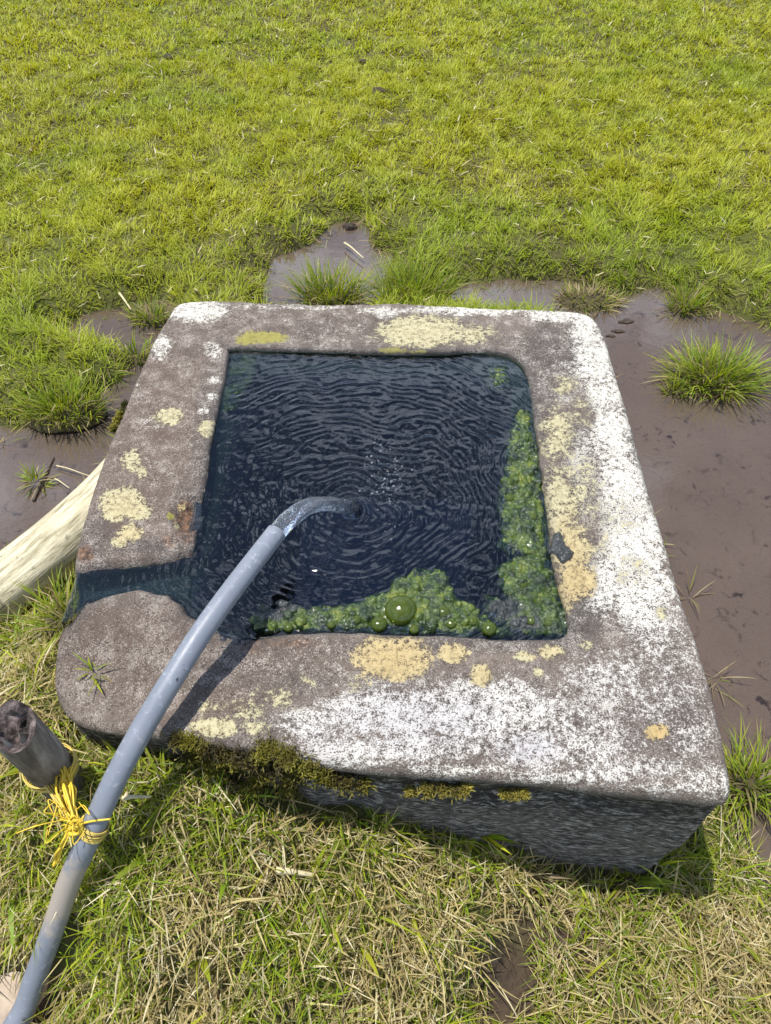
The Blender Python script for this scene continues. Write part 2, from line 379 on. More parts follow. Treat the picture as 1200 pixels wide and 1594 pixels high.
def G(x, y, detail=True):
    lawn = .055 + .012 * np.clip(y - 2, 0, 6) + .012 * fbm(x * 1.7, y * 1.7, 3, 3)
    wsum = 0; zs = 0
    for cx, cy, cz in cps:
        q = 1 / ((x - cx) ** 2 + (y - cy) ** 2 + .0012) ** 1.7; wsum = wsum + q; zs = zs + q * cz
    b = lawn + (zs / wsum - lawn) * sst(1.28, .98, y) * sst(2.6, 1.6, np.abs(x))
    nz = .05 * fbm(x * 7, y * 7, 11, 4)
    wet = np.zeros(x.shape)
    for k, pl in PUD.items():
        s = sdf(pl, x, y) + nz
        f = sst(-.16, .05, s); b = b + (-.036 - b) * f; wet = np.maximum(wet, sst(-.05, .03, s))
    if detail: b = b + .006 * fbm(x * 22, y * 22, 5, 3) + (.008 + .012 * (y < .9)) * fbm(x * 7, y * 7, 8, 2)
    so_ = sdf(O_[::12], x, y)
    b = np.where(so_ > .05, -.3, b)
    return b, wet
def axis(segs, far):
    a = []
    for lo, hi, st in segs: a.append(np.arange(lo, hi, st))
    a = np.concatenate(a); hi = a[-1]; lo = a[0]
    g = np.geomspace(.08, far, 30)
    return np.unique(np.concatenate([lo - g[::-1], a, hi + g]))
xs = axis([(-5, -1.5, .05), (-1.5, 1.5, .016), (1.5, 5.01, .05)], 900)
ys = axis([(-2, 0, .05), (0, 2.8, .016), (2.8, 8.01, .05)], 900)
X, Y = np.meshgrid(xs, ys); Z, WET = G(X, Y)
far_ = np.hypot(X, Y - 2); Z = np.where(far_ > 9, .12 + 0 * Z, Z)
nx, ny = len(xs), len(ys); idx = np.arange(nx * ny).reshape(ny, nx)
quads = np.stack([idx[:-1, :-1], idx[:-1, 1:], idx[1:, 1:], idx[1:, :-1]], -1).reshape(-1, 4)
bare_pts = [(P(870,1440,0), .12), (P(800,1560,0), .12), (P(40,1560,.06), .09), (P(115,1235,.3), .05), (P(950,1385,0), .06)]
BARE = np.zeros(X.shape)
for p_, r_ in bare_pts: BARE = np.maximum(BARE, sst(r_, r_ * .4, np.hypot(X - p_[0], Y - p_[1])))
ground = mesh('ground', np.stack([X, Y, Z], -1).reshape(-1, 3), quads, M_ground, attrs={'wet': WET, 'bare': BARE})
tag(ground, 'soft soil and mud under the grass', None, kind='structure')
def gz(x, y): return float(G(np.array([float(x)]), np.array([float(y)]))[0][0])
pw = mesh('puddle_water', [(-4, -.6, 0), (5, -.6, 0), (5, 3.4, 0), (-4, 3.4, 0)], [(0, 1, 2, 3)], M_puddle, smooth=False)
tag(pw, 'shallow brown muddy water lying around the stone trough', None, kind='structure')

# ---------------------------------------------------------------- stone trough
def ztop(x, y):
    z = ZT + .006 * fbm(x * 5, y * 5, 21, 3) + .0022 * fbm(x * 40, y * 40, 22, 3) + .0016 * fbm(x * 130, y * 130, 23, 2)
    fl = np.hypot((x + .56) / 1.25, y - .50); z = z - .075 * sst(.28, .0, fl)
    lip = P(370, 1000, ZT); z = z - .012 * sst(.09, .02, np.hypot(x - lip[0], y - lip[1]))
    chip = P(292, 800, ZT); z = z - .022 * sst(.045, .012, np.hypot(x - chip[0], (y - chip[1])) + .02 * vn(x * 60, y * 60, 4))
    sn = sdf(notch, x, y) + .012 * fbm(x * 30, y * 30, 31, 2)
    z = z - (.042 + .010 * vn(x * 25, y * 25, 33)) * sst(-.012, .022, sn)
    return z
NA = 1000
rel = O_ - cen; phi = np.arctan2(rel[:, 1], rel[:, 0])
ri = I_ - cen; pi_ = np.arctan2(ri[:, 1], ri[:, 0]); rr = np.hypot(ri[:, 0], ri[:, 1]); od = np.argsort(pi_)
rin = np.interp(phi, pi_[od], rr[od], period=2 * math.pi)
wob = .004 * fbm(np.cos(phi) * 9, np.sin(phi) * 9, 41, 3)
Iv = cen + np.stack([np.cos(phi), np.sin(phi)], 1) * (rin + wob)[:, None]
nrm = O_ - np.roll(O_, 1, 0); nrm = np.roll(O_, -1, 0) - np.roll(O_, 1, 0)
nrm = np.stack([nrm[:, 1], -nrm[:, 0]], 1); nrm /= np.linalg.norm(nrm, axis=1, keepdims=True)
if ((nrm * rel).sum(1)).mean() < 0: nrm = -nrm
rows = []; tags_ = []
rad = (Iv - cen) / np.linalg.norm(Iv - cen, axis=1, keepdims=True)
ledge = .03 * sst(.15, .28, Iv[:, 0]) + .022 * sst(-.2, -.3, Iv[:, 0]) * sst(1.05, 1.25, Iv[:, 1]) + .006
# inner wall from the bottom up
for zz, off in [(.02, -.09), (.03, -.075), (.12, -.06), (.25, -.05), (.33, -.045), (.365, -.042), (.382, -.9), (.392, -.6), (.400, -.25), (.406, -.06), (.410, 0)]:
    inset = off if zz < .37 else 0
    o2 = -(ledge + .03) if zz < .37 else -ledge * abs(off)
    oo = (o2 if zz >= .37 else (inset - ledge))
    oo = np.broadcast_to(oo, (NA,))
    xy = Iv + rad * oo[:, None]
    zt = ztop(xy[:, 0], xy[:, 1])
    rows.append(np.column_stack([xy, np.minimum(zz, zt - .002)])); tags_.append('in')
MT = 84
for k in range(MT):
    s = (k + .0) / (MT - 1); tt = .5 - .5 * math.cos(math.pi * s); tt = .55 * tt + .45 * s
    xy = Iv * (1 - tt) + O_ * tt
    Lw = np.linalg.norm(O_ - Iv, axis=1); do = (1 - tt) * Lw; di = tt * Lw
    rb = .020 + .012 * (fbm(phi * 4, phi * 0, 51, 2)); ri_ = .010
    z = ztop(xy[:, 0], xy[:, 1])
    z = z - np.where(do < rb, rb - np.sqrt(np.maximum(rb ** 2 - (rb - do) ** 2, 0)), 0) - np.where(di < ri_, ri_ - np.sqrt(np.maximum(ri_ ** 2 - (ri_ - di) ** 2, 0)), 0) * .8
    rows.append(np.column_stack([xy, z])); tags_.append('top')
zlast = rows[-1][:, 2]
for k in range(1, 34):
    s = k / 33; z = zlast * (1 - s) + (-.12) * s
    o2 = -.018 * s - .004 * (1 - s) + .010 * fbm(phi * 12 + 3, z * 9, 61, 3) * min(1, k / 5) + .004 * vn(phi * 40, z * 160, 63) * min(1, k / 4)
    o2 = o2 - .012 * np.exp(-((z - .345) / .02) ** 2) * (nrm[:, 1] < -.5) * sst(.35, .2, np.abs(O_[:, 0] - .1))
    rows.append(np.column_stack([O_ + nrm * o2[:, None], z])); tags_.append('out')
V = np.concatenate(rows); nr = len(rows)
ia = np.arange(nr * NA).reshape(nr, NA); ib = np.roll(ia, -1, 1)
fq = np.stack([ia[:-1], ib[:-1], ib[1:], ia[1:]], -1).reshape(-1, 4)
# orient outwards: the profile runs bottom-inside -> top -> bottom-outside
cr_ = (O_[1] - O_[0]); ccw = rel[0][0] * cr_[1] - rel[0][1] * cr_[0] > 0
if ccw: fq = fq[:, ::-1]
tg = np.repeat(np.array(tags_), NA); U_, V_ = UV(V)
def blobs(lst, soft=1.0):
    r = np.zeros(len(V))
    for q in lst:
        u, v, ru, rv = q[:4]; s = q[4] if len(q) > 4 else 1.0
        d = np.sqrt(((U_ - u) / ru) ** 2 + ((V_ - v) / rv) ** 2)
        r = np.maximum(r, s * np.clip(1 - .5 * d ** (2.2 * soft), 0, 1))
    return r
istop = (tg == 'top').astype(float)
white = blobs([(300,484,52,18,1),(247,540,22,20,.75),(600,484,60,6,.65),(735,482,100,10,.85),(870,490,55,12,1),(915,515,26,32,1),(925,560,34,40,.95),(940,610,34,40,.85),(890,600,40,40,.52),(955,680,36,50,.95),(968,760,42,70,1),(985,850,55,80,1),(1000,930,55,60,.95),(905,740,40,90,.62),(950,900,60,60,.8),
  (1030,1010,60,70,.56),(1000,1080,110,80,.50),(1080,1130,60,80,.46),(1110,1215,50,30,.70),(620,1110,130,42,.86),(760,1105,120,52,.82),(500,1130,90,32,.70),(620,1165,190,24,.80),(860,1150,150,60,.66),(940,1060,80,50,.60),(980,1200,140,25,.60),(590,1060,80,25,.55),(300,1150,40,18,.5),(560,1186,90,12,.62),(720,1198,120,12,.64),(880,1210,130,12,.62),(1040,1225,90,12,.6),
  (330,545,18,14,.6),(335,590,14,8,.55),(330,617,9,5,.8),(318,640,10,8,.65),(600,490,22,9,.7),(205,600,14,8,.5),(240,660,20,14,.4),(230,720,10,20,.4),(480,520,20,8,.4),(450,478,120,6,.5),(130,1010,35,25,.28)])
white = np.maximum(white, .20 * istop * sst(340, 470, U_))
white = np.maximum(white, .10 * istop)
yellow = blobs([(655,516,70,26,1),(720,520,60,18,.75),(262,648,24,14,.9),(323,667,15,15,.9),(205,716,18,20,.85),(222,735,10,14,.7),(192,782,36,26,1),(215,795,24,14,.9),(178,800,20,18,.85),(202,830,22,14,.95),(186,843,14,10,.9),(282,790,8,7,.7),(276,818,7,7,.7),
  (610,1024,62,36,1),(705,1018,26,18,.95),(750,1050,18,20,.95),(815,1023,18,10,.85),(858,1016,24,13,.9),(838,1046,9,8,.9),(915,1005,14,10,.6),(866,680,32,52,.74),(880,600,25,18,.66),(905,640,24,30,.58),(872,780,40,62,.78),(915,760,30,60,.55),(890,860,44,50,.8),(930,850,30,40,.5),(898,905,30,34,1),(880,925,16,30,.9),(960,800,50,40,.42),(985,890,30,30,.5),(1030,950,16,14,.6),(1022,1140,20,13,1),
  (335,1132,36,18,1),(385,1105,40,22,.66),(430,1085,50,22,.56),(330,1100,30,14,.62),(400,1132,30,14,.6),(560,1060,30,20,.5),(470,1060,40,14,.5)])
orange = blobs([(610,1024,80,50,.75),(705,1018,30,22,.6),(750,1050,20,22,.5),(898,905,38,50,.7),(890,860,30,60,.5),(1022,1140,26,20,1),(202,830,22,18,.35),(192,790,30,20,.25),(282,790,8,7,.8),(850,1020,30,16,.35)])
ygreen = blobs([(410,524,36,10,1),(385,530,18,8,.9),(612,545,26,5,.9),(640,547,40,4,.7),(265,803,6,6,1.2)])
dark = blobs([(865,548,52,36,.95),(838,620,20,50,.7),(905,960,36,50,.9),(870,985,40,30,.6),(330,640,22,60,.75),(320,720,22,60,.7),(420,1040,120,40,.45),(700,1005,200,12,.6),(1060,1100,40,90,.35),(520,520,110,26,.35),(250,850,110,14,.8),(140,840,40,40,.55),(300,790,30,40,.7)])
brown = blobs([(250,640,90,130,.7),(200,780,100,120,.7),(200,1000,150,70,1),(300,1060,120,60,.8),(430,1020,120,30,.7),(480,510,160,30,.4)])
rust = blobs([(288,812,20,36,.95),(262,840,18,14,.6),(132,862,16,14,.9),(440,1000,70,10,.75),(560,995,60,8,.5),(400,1010,30,14,.6),(270,955,18,30,.45),(1000,1390,80,12,.0)])
rust = np.maximum(rust, .75 * (tg == 'out') * sst(.06, .0, V[:, 2]) * (V[:, 1] < .6))
cool = blobs([(640,1120,160,60,1),(820,1165,60,30,1.2),(500,1150,80,40,.8),(950,1100,200,150,.55)])
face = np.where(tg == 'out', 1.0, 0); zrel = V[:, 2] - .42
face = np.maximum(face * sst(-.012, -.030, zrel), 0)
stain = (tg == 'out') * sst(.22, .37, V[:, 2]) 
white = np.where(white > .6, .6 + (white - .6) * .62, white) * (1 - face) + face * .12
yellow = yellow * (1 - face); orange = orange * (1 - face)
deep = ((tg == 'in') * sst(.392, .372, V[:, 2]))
slime = ((tg == 'in') * sst(.36, .385, V[:, 2])) * .95
sn = sdf(notch, V[:, 0], V[:, 1]); slime = np.maximum(slime, istop * sst(-.004, .012, sn) * .9)
wetn = np.clip((tg == 'in') * .8 + istop * sst(.416, .405, V[:, 2]) * sst(-.03, .0, sn) + istop * sst(.020, .0, -sdf(Iv[::5], V[:, 0], V[:, 1])) * .55 + .55 * blobs([(380,1000,60,22,1),(300,1050,50,40,.6),(230,930,80,20,.7),(190,1000,120,60,.55),(280,970,40,30,.8)]) * istop, 0, 1)
trough = empty('stone_trough', 'square lichen-covered stone trough full of dark water', 'trough', loc=(0, .97, 0))
def under(o, p): o.parent = p; o.location = o.location - p.location; return o
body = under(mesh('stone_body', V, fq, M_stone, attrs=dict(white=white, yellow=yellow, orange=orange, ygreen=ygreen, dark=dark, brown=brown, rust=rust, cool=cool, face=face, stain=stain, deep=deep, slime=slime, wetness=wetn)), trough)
bt = Iv[::10] + rad[::10] * -.12
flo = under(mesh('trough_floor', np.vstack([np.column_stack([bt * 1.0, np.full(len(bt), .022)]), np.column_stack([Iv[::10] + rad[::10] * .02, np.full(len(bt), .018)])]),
     [tuple(range(len(bt)))[::(1 if ccw else -1)]] + [(i, (i + 1) % len(bt), len(bt) + (i + 1) % len(bt), len(bt) + i) for i in range(len(bt))], mat_flat('slime_depth_shade', (.004, .006, .016), .9, .1)), trough)  # slimy floor, with depth shade and sky navy put into its colour

# ---------------------------------------------------------------- blade maker
def blades(base, h, wd, az, t0, cur, col, seg=3, coltip=None, roll=None):
    n = len(base); d = np.stack([np.cos(az), np.sin(az), 0 * az], 1); s = np.stack([-np.sin(az), np.cos(az), 0 * az], 1)
    if roll is not None:
        s = s * np.cos(roll)[:, None] + np.array([0, 0, 1.]) * np.sin(roll)[:, None]
    pts = [base]; 
    for k in range(seg):
        a = t0 + cur * ((k + .5) / seg); st = (h / seg)[:, None]
        pts.append(pts[-1] + st * (d * np.sin(a)[:, None] + np.array([0, 0, 1.]) * np.cos(a)[:, None]))
    prof = {2: [.8, 1.0], 3: [.75, 1.0, .7], 4: [.7, 1.0, .9, .55]}[seg]
    nv = 2 * seg + 1; VV = np.empty((n, nv, 3)); 
    for k in range(seg):
        off = s * (wd * prof[k] * .5)[:, None]; VV[:, 2 * k] = pts[k] - off; VV[:, 2 * k + 1] = pts[k] + off
    VV[:, -1] = pts[seg]
    b = (np.arange(n) * nv)[:, None]; T = []
    for k in range(seg - 1): T += [[2 * k, 2 * k + 1, 2 * k + 3], [2 * k, 2 * k + 3, 2 * k + 2]]
    T.append([2 * seg - 2, 2 * seg - 1, 2 * seg])
    T = (b[:, :, None] + np.array(T)[None]).reshape(-1, 3)
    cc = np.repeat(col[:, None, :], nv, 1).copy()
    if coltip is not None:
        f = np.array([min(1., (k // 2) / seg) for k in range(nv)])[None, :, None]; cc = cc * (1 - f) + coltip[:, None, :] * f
    return VV.reshape(-1, 3), T, cc.reshape(-1, 3)
def catb(lst):
    V, T, Cc = [], [], []; k = 0
    for v, t, c in lst: V.append(v); T.append(t + k); Cc.append(c); k += len(v)
    return np.concatenate(V), np.concatenate(T), np.concatenate(Cc)
GREEN = np.array([.175, .275, .016]); YG = np.array([.365, .375, .028]); DG = np.array([.055, .125, .014]); STRAW = np.array([.52, .44, .21]); DEAD = np.array([.27, .20, .10]); PALE = np.array([.66, .60, .42])
def mixc(a, b, f): return a * (1 - f[:, None]) + b * f[:, None]

# ---------------------------------------------------------------- lawn behind (short grass)
def scatter(n, x0, x1, y0, y1, keep):
    x = rng.uniform(x0, x1, n); y = rng.uniform(y0, y1, n); z, wt = G(x, y); k = keep(x, y, z, wt); return x[k], y[k], z[k], wt[k]
def infield(x, y): return (np.abs(x) < .47 * y + .75) | ((np.abs(x) < .5 * y + 2.2) & (rng.random(len(x)) < .32))
def lawn(n, y0, y1, hs, ws, seg):
    def keep(x, y, z, wt):
        return infield(x, y) & (z > .004) & (sdf(O_[::20], x, y) < -.005) & (rng.random(len(x)) > .75 * wt) & (rng.random(len(x)) < .95 + .7 * fbm(x * 3.5, y * 3.5, 71, 3) + .8 * fbm(x * 16, y * 16, 73, 2))
    x, y, z, wt = scatter(n, -5.0, 5.0, y0, y1, keep); m = len(x)
    pat = np.clip(.42 + 1.2 * fbm(x * 1.3, y * 1.3, 81, 3) + .9 * fbm(x * 9, y * 9, 82, 2), 0, 1)
    lush = sst(2.9, 1.7, y) * .6 + wt * .5
    col = mixc(YG, GREEN, np.clip(pat * .5 + lush * .55, 0, 1)) * rng.uniform(.85, 1.45, (m, 1))
    dry = np.clip(.10 + .55 * np.clip(fbm(x * 2.1 + 5, y * 2.1, 91, 3), 0, 1) - .05 * lush, 0, 1)
    isd = rng.random(m) < dry
    col = np.where(isd[:, None], mixc(STRAW, DEAD, rng.random(m)) * rng.uniform(.6, 1.0, (m, 1)), col)
    h = hs * rng.uniform(.55, 1.35, m) * (1 + .7 * lush) * (.55 + 1.2 * np.clip(.5 + fbm(x * 15, y * 15, 95, 2), 0, 1)); w_ = ws * rng.uniform(.7, 1.3, m)
    az = 9 * fbm(x * 12, y * 12, 97, 2) + rng.normal(0, .9, m); t0 = np.abs(rng.normal(.58, .30, m)) + isd * .5; cur = rng.uniform(.2, 1.1, m)
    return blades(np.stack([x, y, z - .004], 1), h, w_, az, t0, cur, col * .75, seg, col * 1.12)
lw = [lawn(330000, .9, 2.5, .032, .0026, 3), lawn(430000, 2.5, 4.0, .030, .0034, 2), lawn(430000, 4.0, 7.0, .030, .0050, 2)]
def flecks(n, y0, y1, sz):
    x, y, z, wt = scatter(n, -3.6, 3.6, y0, y1, lambda x, y, z, wt: infield(x, y) & (z > .004) & (sdf(O_[::20], x, y) < -.03)); m = len(x)
    col = mixc(STRAW, PALE, rng.random(m)) * rng.uniform(.6, 1.1, (m, 1))
    return blades(np.stack([x, y, z + rng.uniform(.010, .026, m)], 1), sz * rng.uniform(.5, 1.6, m), sz * rng.uniform(.08, .2, m), rng.uniform(0, 6.28, m), rng.uniform(1.1, 1.6, m), rng.uniform(-.3, .5, m), col, 2)
lw += [flecks(2600, 1.6, 6.4, .035)]
def wetstraw(n):
    x, y, z, wt = scatter(n, -1.9, 1.9, .9, 3.0, lambda x, y, z, wt: (wt > .25) & (wt < .98) & (sdf(O_[::20], x, y) < -.02)); m = len(x)
    col = mixc(STRAW, DEAD, rng.random(m)) * rng.uniform(.4, 1.0, (m, 1)); g_ = rng.random(m) < .35; col[g_] = GREEN * .9
    return blades(np.stack([x, y, np.maximum(z, 0) + rng.uniform(.001, .01, m)], 1), rng.uniform(.02, .07, m), rng.uniform(.0015, .003, m), rng.uniform(0, 6.28, m), rng.uniform(1.0, 1.6, m), rng.normal(0, .5, m), col, 3)
lw += [wetstraw(9000)]
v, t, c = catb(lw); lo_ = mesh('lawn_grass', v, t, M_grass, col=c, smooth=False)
tag(lo_, 'bright yellow-green short meadow grass behind and left of the trough', 'grass', kind='stuff')

STN = P(25, 1560, .05) - np.array([.02, 0, 0])
PIPEXY = [P(u, v_, z)[:2] for u, v_, z in ((26,1590,.095),(40,1555,.12),(55,1520,.15),(69,1482,.185),(83,1445,.22),(96,1408,.255))] + [np.array((-.68, .03)), np.array((-.65, .07)), np.array((-.62, .11)), np.array((-.59, .15))]
# ---------------------------------------------------------------- bank in front: tangled green and dry grass
def bank(n, hs, ws, green, x0=-1.5, x1=1.25, y0=.02, y1=1.2, mode='up', hs_r=(.5, 1.5)):
    def keep(x, y, z, wt):
        so_ = sdf(O_[::20], x, y)
        g_ = np.hypot((x - .20 - .35 * (y - .26)) / .058, (y - .25) / .10)
        pd = np.full(len(x), 9.)
        for q_ in PIPEXY: pd = np.minimum(pd, np.hypot(x - q_[0], y - q_[1]))
        return (z > -.002) & (so_ < -.002) & ((y < .62) | (x < -.5)) & (rng.random(len(x)) > .8 * wt) & (g_ + .5 * fbm(x * 14, y * 14, 5, 2) > .75) & (pd > .026) & (np.hypot((x - STN[0]) / 1.3, y - STN[1]) > .048) & (rng.random(len(x)) < 1.0 + 1.5 * fbm(x * 13, y * 13, 171, 3))
    x, y, z, wt = scatter(n, x0, x1, y0, y1, keep); m = len(x)
    pat = np.clip(green + .9 * fbm(x * 7, y * 7, 181, 3) + .12 * (x < -.35) + .25 * sst(.45, .55, x) * sst(.3, .45, y), 0, 1)
    isg = rng.random(m) < pat
    gcol = mixc(mixc(GREEN, YG, rng.random(m)), DG, np.clip(.1 + rng.random(m) * .7 * (x > -.4), 0, 1) * .6) * rng.uniform(.75, 1.45, (m, 1))
    dcol = mixc(mixc(STRAW, DEAD, rng.random(m) ** 2.0), PALE, (rng.random(m) < .2) * .8) * rng.uniform(.75, 1.3, (m, 1))
    col = np.where(isg[:, None], gcol, dcol)
    az = np.where(rng.random(m) < .45, rng.normal(-1.5, .8, m), 8 * fbm(x * 14, y * 14, 197, 2) + rng.normal(0, 1.0, m))
    if mode == 'mat':
        t0 = rng.uniform(.9, 1.6, m); cur = rng.normal(0, 1.5, m); zb = z + rng.uniform(.000, .022, m); h = hs * rng.uniform(*hs_r, m); w_ = ws * rng.uniform(.5, 1.3, m)
    else:
        t0 = np.abs(rng.normal(.5, .35, m)); cur = rng.uniform(.3, 1.6, m); zb = z - .004; h = hs * rng.uniform(*hs_r, m); w_ = ws * rng.uniform(.6, 1.5, m)
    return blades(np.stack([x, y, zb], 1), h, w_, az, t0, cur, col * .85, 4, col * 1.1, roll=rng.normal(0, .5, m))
bk = [bank(60000, .055, .0020, .12, mode='mat'), bank(56000, .040, .0022, .60), bank(9000, .065, .0032, .68), bank(14000, .03, .0016, .05, mode='mat'), bank(4000, .08, .0026, .3), bank(420, .080, .0075, .85, hs_r=(.7, 1.3)),
      bank(20000, .05, .0036, .5, x0=-2.4, x1=-1.0, y0=-.7, y1=1.0), bank(15000, .05, .0036, .5, x0=.7, x1=2.4, y0=-.7, y1=.6), bank(16000, .05, .0036, .5, x0=-1.0, x1=1.0, y0=-.7, y1=.1)]
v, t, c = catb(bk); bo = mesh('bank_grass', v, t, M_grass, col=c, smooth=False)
tag(bo, 'tangled green and straw-coloured grass on the bank in front of the trough', 'grass', kind='stuff')

# ---------------------------------------------------------------- water in the trough
imp = P(548, 796, ZW); foamc = P(612, 735, ZW)
gx = np.arange(-.64, .36, .0029); gy = np.arange(.56, 1.42, .0029)
WX, WY = np.meshgrid(gx, gy)
ins = np.maximum(sdf(Iv[::4], WX, WY) + .016, np.minimum(sdf(notch, WX, WY) + .01, sdf(O_[::8], WX, WY) + .002))
dd = np.hypot(WX - imp[0], WY - imp[1]); ang = np.arctan2(WY - imp[1], WX - imp[0])
ph = dd + .05 * fbm(WX * 9, WY * 9, 201, 3)
amp = .00054 * (.1 + 1.7 * np.clip(.45 + 1.2 * fbm(WX * 45, WY * 45, 203, 2) , 0, 1.4)) * (1 + .8 * np.exp(-(dd / .09) ** 2)) * sst(.75, .3, dd) 
h = amp * np.sin(2 * math.pi * ph / .0175) + .6 * amp * np.sin(2 * math.pi * (ph + .01 * fbm(WX * 20, WY * 20, 207, 2)) / .0108 + 1.3)
h += .0013 * fbm(WX * 48 , WY * 70, 205, 2) * sst(.9, .2, dd) + .0021 * fbm(WX * 120, WY * 120, 206, 2) * np.exp(-(np.hypot(WX - foamc[0], WY - foamc[1]) / .10) ** 2)
h += -.010 * np.exp(-(dd / .014) ** 2) + .006 * np.exp(-((dd - .024) / .008) ** 2)
calm = sst(-.35, -.28, WX); h = h * (.35 + .65 * calm)
WZ = ZW + h - .02 * sst(.012, -.006, sdf(O_[::8], WX, WY))
idw = np.arange(WX.size).reshape(WX.shape)
qs = np.stack([idw[:-1, :-1], idw[:-1, 1:], idw[1:, 1:], idw[1:, :-1]], -1).reshape(-1, 4)
ok = (ins > 0).ravel(); qs = qs[ok[qs].all(1)]
used = np.unique(qs); rem = np.full(WX.size, -1); rem[used] = np.arange(len(used))
tw = mesh('trough_water', np.stack([WX, WY, WZ], -1).reshape(-1, 3)[used], rem[qs], M_pool)
tag(tw, 'dark rippled water filling the stone trough', None, kind='structure')

# ---------------------------------------------------------------- bubbles where the jet lands
def domes(lst, zb, nseg=10, nring=4):
    parts = []
    for x, y, r in lst:
        vs = [(x, y, zb + r * .8)]; fs = []
        for k in range(1, nring + 1):
            a = k / nring * math.pi * .52
            for j in range(nseg):
                b_ = 2 * math.pi * j / nseg; vs.append((x + r * math.sin(a) * math.cos(b_), y + r * math.sin(a) * math.sin(b_), zb + .8 * r * math.cos(a)))
        for j in range(nseg): fs.append((0, 1 + j, 1 + (j + 1) % nseg))
        for k in range(nring - 1):
            for j in range(nseg): fs.append((1 + k * nseg + j, 1 + (k + 1) * nseg + j, 1 + (k + 1) * nseg + (j + 1) % nseg, 1 + k * nseg + (j + 1) % nseg))
        parts.append((np.array(vs), fs))
    return join(parts)
fl = []
for _ in range(170):
    u = rng.normal(606, 22); v_ = rng.normal(738, 38); q = P(u, v_, ZW); fl.append((q[0], q[1], rng.uniform(.0008, .0017) + .0012 * (rng.random() < .12)))
v, f = domes(fl, ZW - .0004, 8, 3); fo = mesh('foam_bubbles', v, f, M_foam)
tag(fo, 'tiny clear bubbles drifting on the dark water beyond the pouring jet', 'foam', kind='stuff')

# ---------------------------------------------------------------- algae mats
def algae(name, label, px, nb, hmax, seed, rmax=.0075, big=(), greyb=(), zoff=0.0, parent=None):
    r_ = np.random.default_rng(seed); pl = np.array(pxpoly(px, ZW)); lo = pl.min(0) - .01; hi = pl.max(0) + .01; st = .0013
    ax = np.arange(lo[0], hi[0], st); ay = np.arange(lo[1], hi[1], st); AX, AY = np.meshgrid(ax, ay)
    s = sdf(pl, AX, AY) + .009 * fbm(AX * 60, AY * 60, seed, 3) + .006 * fbm(AX * 22, AY * 22, seed + 3, 2)
    H = hmax * (1.15 * sst(-.004, .034, s) - .25) + .0045 * fbm(AX * 70, AY * 70, seed + 9, 3) * sst(-.002, .008, s) - .008 * sst(.001, -.006, s)
    for k in range(nb):
        cx, cy = r_.uniform(lo[0], hi[0]), r_.uniform(lo[1], hi[1]); i = int((cy - lo[1]) / st); j = int((cx - lo[0]) / st)
        if s[min(i, s.shape[0] - 1), min(j, s.shape[1] - 1)] < .003: continue
        rr_ = rmax * r_.random() ** 4 + .0018; n = int(rr_ / st) + 2; a, b_ = slice(max(0, i - n), i + n + 1), slice(max(0, j - n), j + n + 1)
        d2 = (AX[a, b_] - cx) ** 2 + (AY[a, b_] - cy) ** 2; base_ = H[min(i, s.shape[0] - 1), min(j, s.shape[1] - 1)]
        H[a, b_] = np.maximum(H[a, b_], np.where(d2 < rr_ ** 2, base_ - .35 * rr_ + .95 * np.sqrt(np.maximum(rr_ ** 2 - d2, 0)), -1))
    H = np.minimum(H, .022)
    g = np.zeros(AX.shape)
    for u, vv, ru, rv in greyb:
        uu, v2 = UV(np.stack([AX, AY, np.full(AX.shape, ZW)], -1)); g = np.maximum(g, sst(1.2, .6, np.hypot((uu - u) / ru, (v2 - vv) / rv)))
    ii = np.arange(AX.size).reshape(AX.shape); q = np.stack([ii[:-1, :-1], ii[:-1, 1:], ii[1:, 1:], ii[1:, :-1]], -1).reshape(-1, 4)
    ok = (s > -.004).ravel(); q = q[ok[q].all(1)]; us = np.unique(q); rm = np.full(AX.size, -1); rm[us] = np.arange(len(us))
    root = empty(name, label, 'algae', 'floating algae mats', loc=(pl[:, 0].mean(), pl[:, 1].mean(), ZW))
    under(mesh('mat', np.stack([AX, AY, ZW + zoff + H], -1).reshape(-1, 3)[us], rm[q], M_algae, attrs={'grey': g.ravel()[us]}), root)
    for u, vv, rpx in big:
        p_ = P(u, vv, ZW + .012); rw = rpx / FPX * (p_[1] * math.cos(PITCH) + (CAMH - ZW) * math.sin(PITCH))
        v3, f3 = domes([(p_[0], p_[1], rw)], ZW + zoff + .003, 24, 9); under(mesh('bubble', v3, f3, M_gbub), root)
    return root
algae('algae_mat', 'green frothy algae mat along the near rim with one large bubble', [(392,984),(390,962),(402,948),(432,938),(452,932),(470,944),(520,942),(565,930),(600,918),(622,898),(650,887),(692,888),(704,912),(712,932),(742,948),(770,966),(800,985),(700,985),(600,982),(500,981)], 1500, .007, 301,
      big=[(624,946,26),(590,967,13),(690,948,11),(762,974,12),(736,962,9),(555,960,8),(645,975,8),(470,962,9),(448,972,8),(702,966,9),(515,968,7)], greyb=[(440,945,34,12),(425,960,20,8)])
algae('algae_mat', 'lush green algae strip along the right inner wall of the trough', [(806,640),(826,640),(834,690),(842,760),(852,832),(850,866),(800,862),(778,846),(782,800),(776,772),(784,744),(792,700),(796,668)], 1100, .007, 302, big=[(795,770,8),(812,812,7),(800,740,6),(830,800,7)])
algae('algae_mat', 'pale bubbly algae clump filling the near right corner of the trough', [(800,862),(852,858),(860,885),(872,930),(882,960),(880,990),(835,990),(800,982),(770,962),(752,944),(762,926),(790,930),(778,905),(772,880)], 1000, .006, 303, big=[(815,905,8),(840,930,8),(828,962,7),(800,880,6),(855,965,7)], greyb=[(785,950,34,18),(815,972,30,12)])
